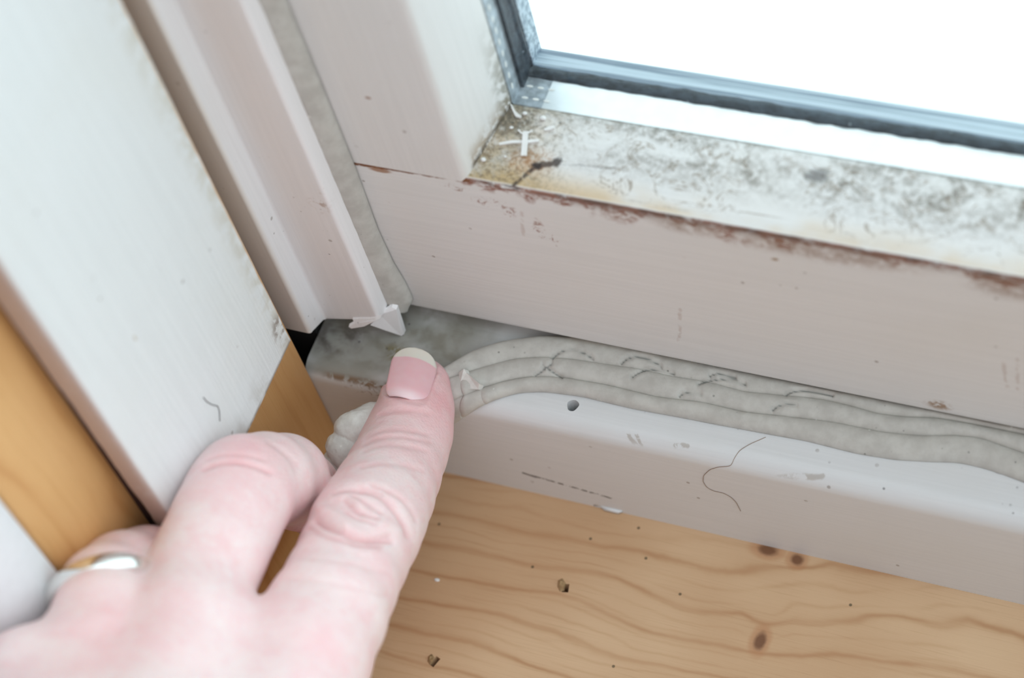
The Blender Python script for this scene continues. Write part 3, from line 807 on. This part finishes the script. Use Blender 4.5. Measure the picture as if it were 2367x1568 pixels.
def fast_mesh(name, V, F, mat, parent=None, origin=(0, 0, 0)):
    me = bpy.data.meshes.new(name); o3 = np.asarray(origin, float)
    me.vertices.add(len(V)); me.vertices.foreach_set('co', ((V - o3)*MM).astype(np.float32).ravel())
    me.loops.add(F.size); me.loops.foreach_set('vertex_index', F.astype(np.int32).ravel())
    me.polygons.add(len(F)); me.polygons.foreach_set('loop_start', np.arange(0, F.size, 4, dtype=np.int32))
    me.polygons.foreach_set('use_smooth', np.ones(len(F), bool))
    me.update(calc_edges=True); me.validate()
    me.materials.append(mat)
    o = bpy.data.objects.new(name, me); COL.objects.link(o)
    wl_ = o3*MM
    if parent is not None: o.parent = parent; wl_ = wl_ - np.array(parent['_w'])
    o.location = wl_; o['_w'] = tuple(float(c) for c in o3*MM)
    return o
def vnormals(V, F):
    n = np.cross(V[F[:, 2]] - V[F[:, 0]], V[F[:, 3]] - V[F[:, 1]])
    N = np.zeros_like(V)
    for k in range(4): np.add.at(N, F[:, k], n)
    return N/(np.linalg.norm(N, axis=1)[:, None] + 1e-12)
def relax(V, F, it=2, lam=0.5):
    cnt = np.zeros(len(V))
    for k in range(4): np.add.at(cnt, F[:, k], 2)
    for _ in range(it):
        A_ = np.zeros_like(V)
        for k in range(4):
            np.add.at(A_, F[:, k], V[F[:, (k+1) % 4]] + V[F[:, (k+3) % 4]])
        V = V + lam*(A_/np.maximum(cnt, 1)[:, None] - V)
    return V

# ------------------------------------------------------------------ the hand
def P(px, py, d, hw): return (dep(px, py, d), hw*d/FPX)
index = [P(976, 893, 382.5, 66), P(962, 945, 380, 86), P(947, 1000, 376, 97), P(930, 1045, 372, 102), P(909, 1095, 366, 108), P(886, 1145, 359.5, 116),
         P(863, 1190, 353, 123), P(843, 1228, 348, 128), P(815, 1290, 342, 127), P(787, 1352, 335, 130), P(752, 1425, 328, 140), P(690, 1540, 319, 152)]
middle = [P(764, 1172, 388, 70), P(735, 1158, 381, 80), P(692, 1134, 371, 89), P(655, 1108, 358, 101), P(612, 1112, 350, 108), P(563, 1128, 344, 119), P(545, 1160, 340, 122),
          P(518, 1215, 335, 123), P(488, 1280, 330, 124), P(454, 1360, 325, 126), P(425, 1480, 317, 152)]
ringf = [P(520, 1400, 350, 80), P(455, 1362, 350, 88), P(395, 1325, 345, 95), P(340, 1318, 338, 99), P(285, 1335, 331, 104), P(245, 1368, 322, 106), P(235, 1420, 316, 108), P(228, 1495, 312, 122)]
pinky = [P(330, 1560, 338, 75), P(270, 1575, 336, 80), P(190, 1590, 328, 90), P(62, 1592, 309, 122)]
thumb = [P(822, 1185, 384, 78), P(800, 1270, 384, 92), P(768, 1400, 375, 122), P(735, 1520, 362, 118), P(660, 1720, 338, 155), P(430, 2000, 292, 250)]
palm = [[P(690, 1540, 320, 152), P(560, 1850, 296, 190), P(300, 2250, 266, 230)],
        [P(428, 1480, 317, 158), P(320, 1800, 294, 190), P(180, 2220, 266, 240)],
        [P(222, 1520, 313, 124), P(120, 1800, 294, 180), P(60, 2200, 268, 240)],
        [P(62, 1592, 309, 122), P(0, 1850, 294, 170), P(-40, 2200, 270, 230)],
        [P(600, 1590, 320, 120), P(330, 1570, 319, 115), P(90, 1610, 312, 112)],
        [P(120, 2230, 266, 255), P(-60, 2650, 240, 330), P(-330, 3350, 208, 470)],
        [P(20, 2250, 270, 250), P(-140, 2700, 246, 310), P(-430, 3400, 214, 450)]]
allp = [p for c in [index, middle, ringf, pinky, thumb] + palm for p, r in c]
pad = 16
fd = Field(np.min(allp, 0) - pad, np.max(allp, 0) + pad, 0.5)
GP = fd.new()
for c in palm: fd.chain(GP, c, 6.0, 14)
H = None
for c, kf, kp in ((index, 1.6, 3.6), (middle, 2.0, 3.6), (ringf, 1.6, 3.0), (pinky, 2.0, 4.0), (thumb, 3.0, 6.0)):
    G = fd.new(); fd.chain(G, c, kf)
    H = smin(GP, G, kp) if H is None else smin(H, smin(GP, G, kp), 0.4)
del G, GP
V, F = surface_nets(fd, H); del H
# keep the largest part, then smooth
V = relax(V, F, 6, 0.5)
N = vnormals(V, F)
px = project(V); face = (N@CZ) < -0.02
dcam = (V - CAM)@CZ
rng = np.random.default_rng(4)
crease = np.zeros(len(V))
def groove(poly, wpx, depth_, dlim=(0, 999)):
    """press (or raise, depth_<0) a skin crease along an image-plane path onto the camera-side skin"""
    global V
    box_ = face & (px[:, 0] > min(p[0] for p in poly) - 5*wpx) & (px[:, 0] < max(p[0] for p in poly) + 5*wpx) & (px[:, 1] > min(p[1] for p in poly) - 5*wpx) & (px[:, 1] < max(p[1] for p in poly) + 5*wpx) & (dcam > dlim[0]) & (dcam < dlim[1])
    i = np.where(box_)[0]
    if not len(i): return
    d = polydist(px[i], np.array(poly, float))
    if depth_ > 0: crease[i] = np.maximum(crease[i], min(1, depth_/0.35)*np.exp(-(d/(wpx*0.8))**2))
    V[i] -= N[i]*(1.7*depth_*np.exp(-(d/wpx)**2))[:, None]
def arc(a, b, c, n=12): return [tuple(q) for q in bez(a, b, c, n)]
# creases over the knuckles of the index finger
for (a, b, c, w_, dp) in (
    ((732, 1205), (800, 1232), (905, 1250), 8, 0.42), ((716, 1222), (780, 1248), (880, 1262), 7, 0.30), ((800, 1240), (860, 1246), (900, 1238), 6, 0.25),
    ((830, 1132), (895, 1160), (945, 1240), 8, 0.30), ((770, 1145), (835, 1130), (880, 1140), 7, 0.25), ((860, 1120), (930, 1155), (962, 1205), 6, 0.20),
    ((800, 1160), (830, 1185), (872, 1200), 6, 0.30), ((815, 1150), (850, 1165), (880, 1185), 6, 0.25), ((800, 1185), (830, 1200), (866, 1212), 5, 0.22),
    ((848, 1010), (905, 992), (990, 1005), 6, 0.14), ((846, 1025), (905, 1008), (995, 1022), 6, 0.14), ((842, 1042), (900, 1028), (985, 1042), 6, 0.12),
    ((836, 1080), (900, 1072), (980, 1090), 6, 0.10), ((880, 958), (930, 948), (990, 956), 6, 0.14),
    ((470, 1085), (540, 1068), (625, 1092), 6, 0.30), ((480, 1062), (540, 1050), (610, 1062), 5, 0.16), ((620, 1022), (660, 1050), (684, 1088), 6, 0.16), ((640, 1030), (672, 1055), (690, 1080), 5, 0.12),
    ((690, 1290), (790, 1300), (900, 1330), 6, 0.08), ((660, 1340), (770, 1350), (890, 1380), 6, 0.08)):
    groove(arc(a, b, c), w_, dp)
# puffs of skin between the creases
for (a, b, c, w_, dp) in (((745, 1180), (775, 1195), (800, 1215), 16, -0.45), ((770, 1150), (800, 1150), (830, 1165), 14, -0.30), ((720, 1228), (760, 1240), (800, 1250), 10, -0.2), ((850, 1200), (890, 1215), (915, 1225), 16, -0.25)):
    groove(arc(a, b, c), w_, dp)
# nail bed: hollow under the nail, raised fold round it
NB = dict(base=np.array([937., 921.]), tip=np.array([968., 806.]))
ax2 = NB['tip'] - NB['base']; Ln = np.linalg.norm(ax2); ax2 = ax2/Ln; sd2 = np.array([-ax2[1], ax2[0]])
def nail_uv(q): 
    r = q - NB['base']; return (r@ax2)/Ln, r@sd2
uu, vv = nail_uv(px)
hwv = 46 + 7*np.clip(uu, 0, 1)
sdn = np.maximum(np.abs(vv)/hwv, np.abs((uu - 0.45)/0.50))
inside = 1/(1 + np.exp((np.sqrt((np.abs(vv)/hwv)**6 + (np.abs(uu - 0.45)/0.5)**6)**(1/3) - 1.0)*18))
near = face & (dcam > 366) & (dcam < 392) & (px[:, 1] < 990)
V[near] -= N[near]*(0.5*inside[near]*np.clip((uu[near] - 0.02)/0.15, 0, 1))[:, None]
fold = np.exp(-((np.sqrt((np.abs(vv)/hwv)**6 + (np.abs(uu - 0.45)/0.5)**6)**(1/3) - 1.18)/0.13)**2)*(uu < 0.62)
V[near] += N[near]*(0.35*fold[near])[:, None]
def skin_mat():
    m = Mat('skin', 0.46, 0.35)
    b = m.bsdf
    blotch = m.noise(0.13, 5, 0.65, 0.6); mid = m.noise(0.32, 4, 0.6, off=(3, 2, 1))
    fl = m.attr('flush')
    c = m.mix(blotch.step(0.36, 0.66), (0.91, 0.735, 0.725), (0.905, 0.645, 0.65))
    c = m.mix(mid.step(0.50, 0.72)*0.35, c, (0.93, 0.80, 0.79))
    c = m.mix(m.noise(0.22, 3, off=(9, 1, 5)).step(0.56, 0.72)*0.35, c, (0.88, 0.54, 0.55))
    fm = m.noise((0.55, 0.55, 0.55), 4, 0.7, 0.5, (2, 7, 3))
    c = m.mix(fm.step(0.52, 0.70)*0.45, c, (0.88, 0.56, 0.56))
    c = m.mix(fm.step(0.46, 0.32)*0.35, c, (0.93, 0.81, 0.78))
    c = m.mix((fl*mid.step(0.2, 0.7, 0.65, 1.0)).min(1), c, (0.86, 0.42, 0.45))
    c = m.mix(m.attr('crease')*0.6, c, (0.74, 0.36, 0.37))
    m.color(c)
    b.inputs['Subsurface Weight'].default_value = 0.22
    b.inputs['Subsurface Radius'].default_value = (1.0, 0.35, 0.25)
    b.inputs['Subsurface Scale'].default_value = 0.0009
    v = m.cells((1.7, 1.7, 1.7)); f = m.noise(2.6, 4, 0.65)
    m.bump(v*0.5 + f*0.6 + m.noise((0.8, 0.8, 0.8), 3)*0.8, 0.11, 0.9)
    return m.mat
hand = fast_mesh('hand', V, F, skin_mat(), origin=tuple(dep(560, 1500, 318)))
# natural redness of the skin: over the joints and at the fingertip
fl = np.zeros(len(V))
for (x_, y_, d_, r_, s_) in ((835, 1182, 350, 5.5, 0.75), (905, 1010, 372, 7, 0.42), (1000, 940, 374, 8, 0.85), (940, 955, 373, 6, 0.7), (880, 900, 380, 5, 0.6), (1040, 900, 381, 6, .75), (940, 1080, 364, 8, 0.5), (570, 1045, 338, 7, 0.55), (520, 1115, 333, 7, 0.35),
                             (700, 1210, 372, 8, 0.9), (800, 1290, 338, 8, 0.25), (360, 1250, 340, 8, 0.35), (300, 1480, 305, 9, 0.3), (700, 1500, 312, 10, 0.25), (850, 1350, 335, 7, 0.25)):
    q = dep(x_, y_, d_); fl = np.maximum(fl, s_*np.exp(-(np.linalg.norm(V - q, axis=1)/r_)**2))
at = hand.data.attributes.new('flush', 'FLOAT', 'POINT'); at.data.foreach_set('value', fl.astype(np.float32))
at = hand.data.attributes.new('crease', 'FLOAT', 'POINT'); at.data.foreach_set('value', crease.astype(np.float32))
tag(hand, "person's left hand wearing a ring, index finger pressing the grey caulk", 'hand')
# the nail of the index finger
cen = np.array([px[:, 0], px[:, 1]]).T
def surf_depth(q, r=14):
    i = np.where(near & (np.linalg.norm(px - q, axis=1) < r))[0]
    return dcam[i].min() if len(i) else 380.0
d_base, d_mid = surf_depth(NB['base'] - ax2*6), surf_depth((NB['base'] + NB['tip'])/2)
sl = (d_mid - d_base)
nu, nv = 30, 25
top, ucol = [], []
for i in range(nu + 1):
    u = i/nu
    for j in range(nv + 1):
        v = -1 + 2*j/nv
        hw_ = 50 + 6*u
        if u > 0.60: hw_ *= math.sqrt(max(0.0, 1 - ((u - 0.60)/0.405)**2.1))
        u0 = u
        base_in = 0.05*abs(v)**3 if u < 0.3 else 0
        if u < 0.22: hw_ *= 0.72 + 0.28*math.sqrt(1 - (1 - u/0.22)**2)
        q = NB['base'] + ax2*Ln*(u - 0.045*(abs(v)**2.5)*(1 - u)) + sd2*hw_*v
        off = v*hw_/54
        bulge = 1.9*off*off
        d = d_base + (1.1 + 0.5*v*v)*max(0, 1 - u/0.22)**1.5 + 0.10 + sl*2*u*0.8 + bulge - 0.30*math.sin(math.pi*min(1, u*1.1))
        top.append(dep(q[0], q[1], d)); ucol.append(u + 0.085*v*v - 0.035)
top = np.array(top); k = nv + 1
bot = top + CZ*0.55
NV = np.vstack([top, bot]); NF = []
o_ = len(top)
for i in range(nu):
    for j in range(nv):
        a = i*k + j; NF.append((a, a+1, a+k+1, a+k)); NF.append((o_+a, o_+a+k, o_+a+k+1, o_+a+1))
rim = [j for j in range(k)] + [i*k + nv for i in range(1, nu+1)] + [nu*k + j for j in range(nv-1, -1, -1)] + [i*k for i in range(nu-1, 0, -1)]
for a, b in zip(rim, rim[1:] + rim[:1]): NF.append((a, b, o_+b, o_+a))
def nail_mat():
    m = Mat('fingernail', 0.24, 0.5)
    u = m.attr('along'); n = m.noise(0.5, 3)
    c = m.mix(u.step(0.04, 0.22), (0.88, 0.66, 0.69), (0.87, 0.50, 0.54))
    c = m.mix(n.step(0.35, 0.7)*0.3, c, (0.88, 0.60, 0.62))
    c = m.mix((u + (n - 0.5)*0.02).step(0.755, 0.79), c, (0.83, 0.77, 0.69))
    m.color(c); m.bsdf.inputs['Subsurface Weight'].default_value = 0.2
    m.bsdf.inputs['Subsurface Scale'].default_value = 0.001
    m.bump(m.noise((1.2, 0.2, 0.2), 2), 0.02); return m.mat
nail = mesh_obj('fingernail', NV, NF, nail_mat(), hand)
at = nail.data.attributes.new('along', 'FLOAT', 'POINT'); at.data.foreach_set('value', np.array(ucol + ucol, np.float32))
nail['label'] = 'pink index fingernail with a pale free edge'

# wedding ring on the ring finger
rc_ = dep(238, 1366, 321.5)
axr = -0.29*CX - 0.78*CY + 0.55*CZ; axr /= np.linalg.norm(axr)
e1 = np.cross(axr, CX); e1 /= np.linalg.norm(e1); e2 = np.cross(axr, e1)
RV, RF = [], []; RR, TH, WD = 7.7, 0.7, 1.5
prof = [(-WD, 0), (-WD*.96, TH*.55), (-WD*.7, TH*.95), (-WD*.3, TH*1.2), (WD*.3, TH*1.2), (WD*.7, TH*.95), (WD*.96, TH*.55), (WD, 0), (WD*.5, -.1), (-WD*.5, -.1)]
for i in range(96):
    t = 2*math.pi*i/96; rd = e1*math.cos(t) + e2*math.sin(t)
    for (a, r) in prof: RV.append(rc_ + rd*(RR + r) + axr*a)
kp = len(prof)
for i in range(96):
    for j in range(kp): RF.append((i*kp + j, i*kp + (j+1) % kp, ((i+1) % 96)*kp + (j+1) % kp, ((i+1) % 96)*kp + j))
rg = mesh_obj('wedding_ring', RV, RF, M_SILVER, origin=tuple(rc_))
tag(rg, "plain polished silver band round the hand's ring finger", 'ring')

# ------------------------------------------------------------------ lump of caulk held between the fingers
lp = Field(dep(800, 1050, 378) - 17, dep(800, 1050, 378) + 17, 0.25)
G = lp.new()
def lobe(pts, k=0.7):
    global G
    g = lp.new(); lp.chain(g, pts, k, 4); G = smin(G, g, 0.12)
lobe([P(800, 990, 376, 28), P(828, 990, 376, 34), P(862, 972, 379, 34), P(900, 955, 384, 30)], 2.5)
lobe([P(784, 1030, 376, 30), P(806, 1046, 376.5, 36), P(850, 1040, 380, 30)], 2.5)
lobe([P(772, 1062, 378, 24), P(792, 1084, 379, 28), P(812, 1110, 383, 26)], 2.5)
lobe([P(822, 1096, 378.5, 15), P(842, 1046, 377.5, 13)], 1.5)
VL, FL = surface_nets(lp, G); VL = relax(VL, FL, 2)
NL = vnormals(VL, FL)
VL = VL + NL*np.array([mnoise.noise(Vector(v*0.45))*0.22 + mnoise.noise(Vector(v*1.5))*0.10 + mnoise.noise(Vector(v*3))*0.05 for v in VL])[:, None]
lump = fast_mesh('caulk_lump', VL, FL, M_LUMP, origin=tuple(VL.mean(0)))
tag(lump, 'pale folded lump of caulk pinched between index and middle finger', 'caulk')

# torn scrap on the strip just right of the fingertip
SV = [hitp(px_, py_, (-35, 5, LZ + h_), (0, 0, 1)) for px_, py_, h_ in ((1060, 862, 2.6), (1072, 853, 4.0), (1078, 862, 3.4), (1108, 888, 3.4), (1105, 900, 2.4), (1080, 900, 2.2), (1062, 892, 2.0))]
SB = [v + np.array([0.4, 0.5, -1.2]) for v in SV]; n = len(SV)
sc_ = mesh_obj('torn_caulk', SV + SB, [tuple(range(n)), tuple(range(2*n-1, n-1, -1))] + [(i, (i+1) % n, n + (i+1) % n, n + i) for i in range(n)], M_LUMP, cst, smooth=False)

# ------------------------------------------------------------------ small things lying about
bn = np.cross(np.array([1., 0, 0]), np.array([0, GZ - FY, 3.6])); bn /= np.linalg.norm(bn)
if bn[2] < 0: bn = -bn
BO = np.array([0, FY, 76.2])
def on_bevel(px_, py_, up=0.05): return hitp(px_, py_, BO + bn*up, bn)
def sliver(pts, hw_, th, mat, name, label, cat, group, up0=0.05):
    """thin flat splinter along a path of points, upright thickness th"""
    Q = np.array(pts); n = len(Q); T = np.gradient(Q, axis=0); T /= np.linalg.norm(T, axis=1)[:, None]
    S = np.cross(T, bn); S /= np.linalg.norm(S, axis=1)[:, None]
    V = []
    for i in range(n):
        hh = hw_ if np.isscalar(hw_) else hw_[i]
        V += [Q[i] - S[i]*hh, Q[i] + S[i]*hh, Q[i] + S[i]*hh*.85 + bn*th, Q[i] - S[i]*hh*.85 + bn*th]
    F = [(0, 1, 2, 3), tuple(4*(n-1) + k for k in range(4))]
    for i in range(n-1):
        for k in range(4): F.append((4*i + k, 4*i + (k+1) % 4, 4*i + 4 + (k+1) % 4, 4*i + 4 + k))
    o = mesh_obj(name, V, F, mat, origin=tuple(np.mean(Q, 0)), smooth=False)
    return tag(o, label, cat, group)
G1 = 'white slivers in the corner of the sash'
sliver([on_bevel(1155, 334), on_bevel(1185, 329), on_bevel(1215, 329), on_bevel(1246, 326)], [.22, .28, .3, .24], 0.35, M_CHIP, 'plastic_sliver', 'long thin white sliver lying crosswise under the upright one', 'sliver', G1)
sliver([on_bevel(1211, 361, .5), on_bevel(1213, 335, .5), on_bevel(1215, 305, .5)], [.5, .48, .45], 0.35, M_CHIP, 'plastic_sliver', 'thick white sliver standing out upright across the long thin one', 'sliver', G1)
sliver([on_bevel(1199, 301), on_bevel(1206, 309), on_bevel(1217, 310), on_bevel(1232, 303)], .16, 0.3, M_CHIP, 'plastic_sliver', 'tiny curved white sliver at the top of the cross of slivers', 'sliver', G1)
sliver([on_bevel(1259, 301), on_bevel(1270, 298), on_bevel(1281, 294)], [.2, .36, .3], 0.35, M_CHIP, 'plastic_sliver', 'short stubby white sliver right of the cross of slivers', 'sliver', G1)
sliver([on_bevel(1182, 243), on_bevel(1189, 258), on_bevel(1196, 268), on_bevel(1205, 272)], [.12, .2, .36, .2], 0.4, M_CHIP, 'plastic_sliver', 'crumpled white sliver nearest the foot of the sash stile', 'sliver', G1)
def crumb(px_, py_, r, label, seed):
    c = on_bevel(px_, py_, r*0.7); bm = bmesh.new(); bmesh.ops.create_icosphere(bm, subdivisions=2, radius=1)
    V = []
    for v in bm.verts:
        q = np.array(v.co); q = q*(1 + .25*mnoise.noise(Vector(q*1.5 + seed)))*np.array([r*1.15, r*.9, r*.75]); V.append(c + q)
    F = [[v.index for v in f.verts] for f in bm.faces]; bm.free()
    o = mesh_obj('paint_crumb', V, F, M_CHIP, origin=tuple(c)); tag(o, label, 'crumb', 'white crumbs in the corner of the sash')
crumb(1255, 273, 0.5, 'roundest white crumb above the short stubby sliver', 1)
crumb(1213, 262, 0.36, 'white crumb just below the spacer, right of the crumpled sliver', 2)
crumb(1182, 295, 0.32, 'white crumb left of the top of the sliver cross', 3)
crumb(1117, 369, 0.42, 'white crumb at the mitre near the front edge of the sash', 4)
crumb(1168, 362, 0.24, 'tiniest white crumb below the crosswise sliver', 5)
# hairs
def tube(name, pts, r, mat, label, group=None, K=6):
    Q = resample(pts, 60); n = len(Q); T = np.gradient(Q, axis=0); T /= np.linalg.norm(T, axis=1)[:, None]
    A_ = np.cross(T, CZ); A_ /= np.linalg.norm(A_, axis=1)[:, None]; B_ = np.cross(T, A_)
    V = [Q[i] + r*(A_[i]*math.cos(2*math.pi*k/K) + B_[i]*math.sin(2*math.pi*k/K)) for i in range(n) for k in range(K)]
    F = [(i*K + k, i*K + (k+1) % K, (i+1)*K + (k+1) % K, (i+1)*K + k) for i in range(n-1) for k in range(K)]
    o = mesh_obj(name, V, F, mat, origin=tuple(Q.mean(0))); return tag(o, label, 'hair', group)
tube('hair', [drape(a, b, LZ + 0.08) for a, b in ((1770, 1011), (1735, 1026), (1710, 1041), (1697, 1060), (1690, 1078), (1660, 1080), (1641, 1086), (1626, 1100), (1625, 1114), (1634, 1128), (1650, 1136), (1672, 1140), (1690, 1150), (1702, 1162), (1712, 1182))], 0.055, M_HAIR, 'fine hair curling over the rounded edge of the frame ledge', 'stray hairs')
tube('hair', [hit(a, b, 0, -53.93) for a, b in ((470, 919), (478, 929), (490, 936), (503, 939), (507, 950), (508, 974))], 0.07, M_DHAIR, 'short bent dark hair on the white board at left', 'stray hairs')
# splinters of wood standing in the staple holes
for (pts, lab) in ((((1288, 1356), (1290, 1342), (1300, 1337), (1308, 1350), (1304, 1366), (1294, 1368)), 'raised wood splinter at the staple hole right of the index finger'),
                   (((988, 1530), (990, 1518), (998, 1512), (1004, 1520), (1001, 1532), (994, 1538)), 'raised wood splinter at the staple hole at the bottom edge')):
    Q = [hit(a, b, 2, 0.02) for a, b in pts]; c = np.mean(Q, 0)
    T_ = [c + (q - c)*0.55 + np.array([0.35, -0.1, 0.7 + 0.25*math.sin(i*2.1)]) for i, q in enumerate(Q)]; n = len(Q)
    o = mesh_obj('wood_splinter', list(Q) + T_, [tuple(range(n)), tuple(range(2*n-1, n-1, -1))] + [(i, (i+1) % n, n + (i+1) % n, n + i) for i in range(n)], M_SPLINTER, origin=tuple(c), smooth=False)
    tag(o, lab, 'splinter', 'splinters on the sill')
# flake of paint on the sill, drip of paint at the foot of the frame
c = hit(1010, 1341, 2, 0.15); bm = bmesh.new(); bmesh.ops.create_icosphere(bm, subdivisions=2, radius=1)
V = [c + np.array(v.co)*np.array([0.55, 0.35, 0.16]) for v in bm.verts]; F = [[v.index for v in f.verts] for f in bm.faces]; bm.free()
tag(mesh_obj('paint_crumb', V, F, M_CHIP, origin=tuple(c)), 'white crumb on the pine sill beside the index finger', 'crumb')
Q = [hit(a, b, 1, -0.02) for a, b in ((1373, 1170), (1385, 1172), (1440, 1184), (1432, 1189), (1415, 1186), (1402, 1184), (1390, 1178))]
for q in Q: q[2] = max(q[2], 0.05)
Q = [np.array([q[0], -0.5 if i in (3, 4, 5) else -0.05, max(0.06, q[2])]) for i, q in enumerate(Q)]
T_ = [q + np.array([0, 0.05, 0.55]) for q in Q]; n = len(Q)
mesh_obj('paint_drip', list(Q) + T_, [tuple(range(n)), tuple(range(2*n-1, n-1, -1))] + [(i, (i+1) % n, n + (i+1) % n, n + i) for i in range(n)], M_LEDGE, win)

for o in bpy.data.objects:
    if '_w' in o: del o['_w']
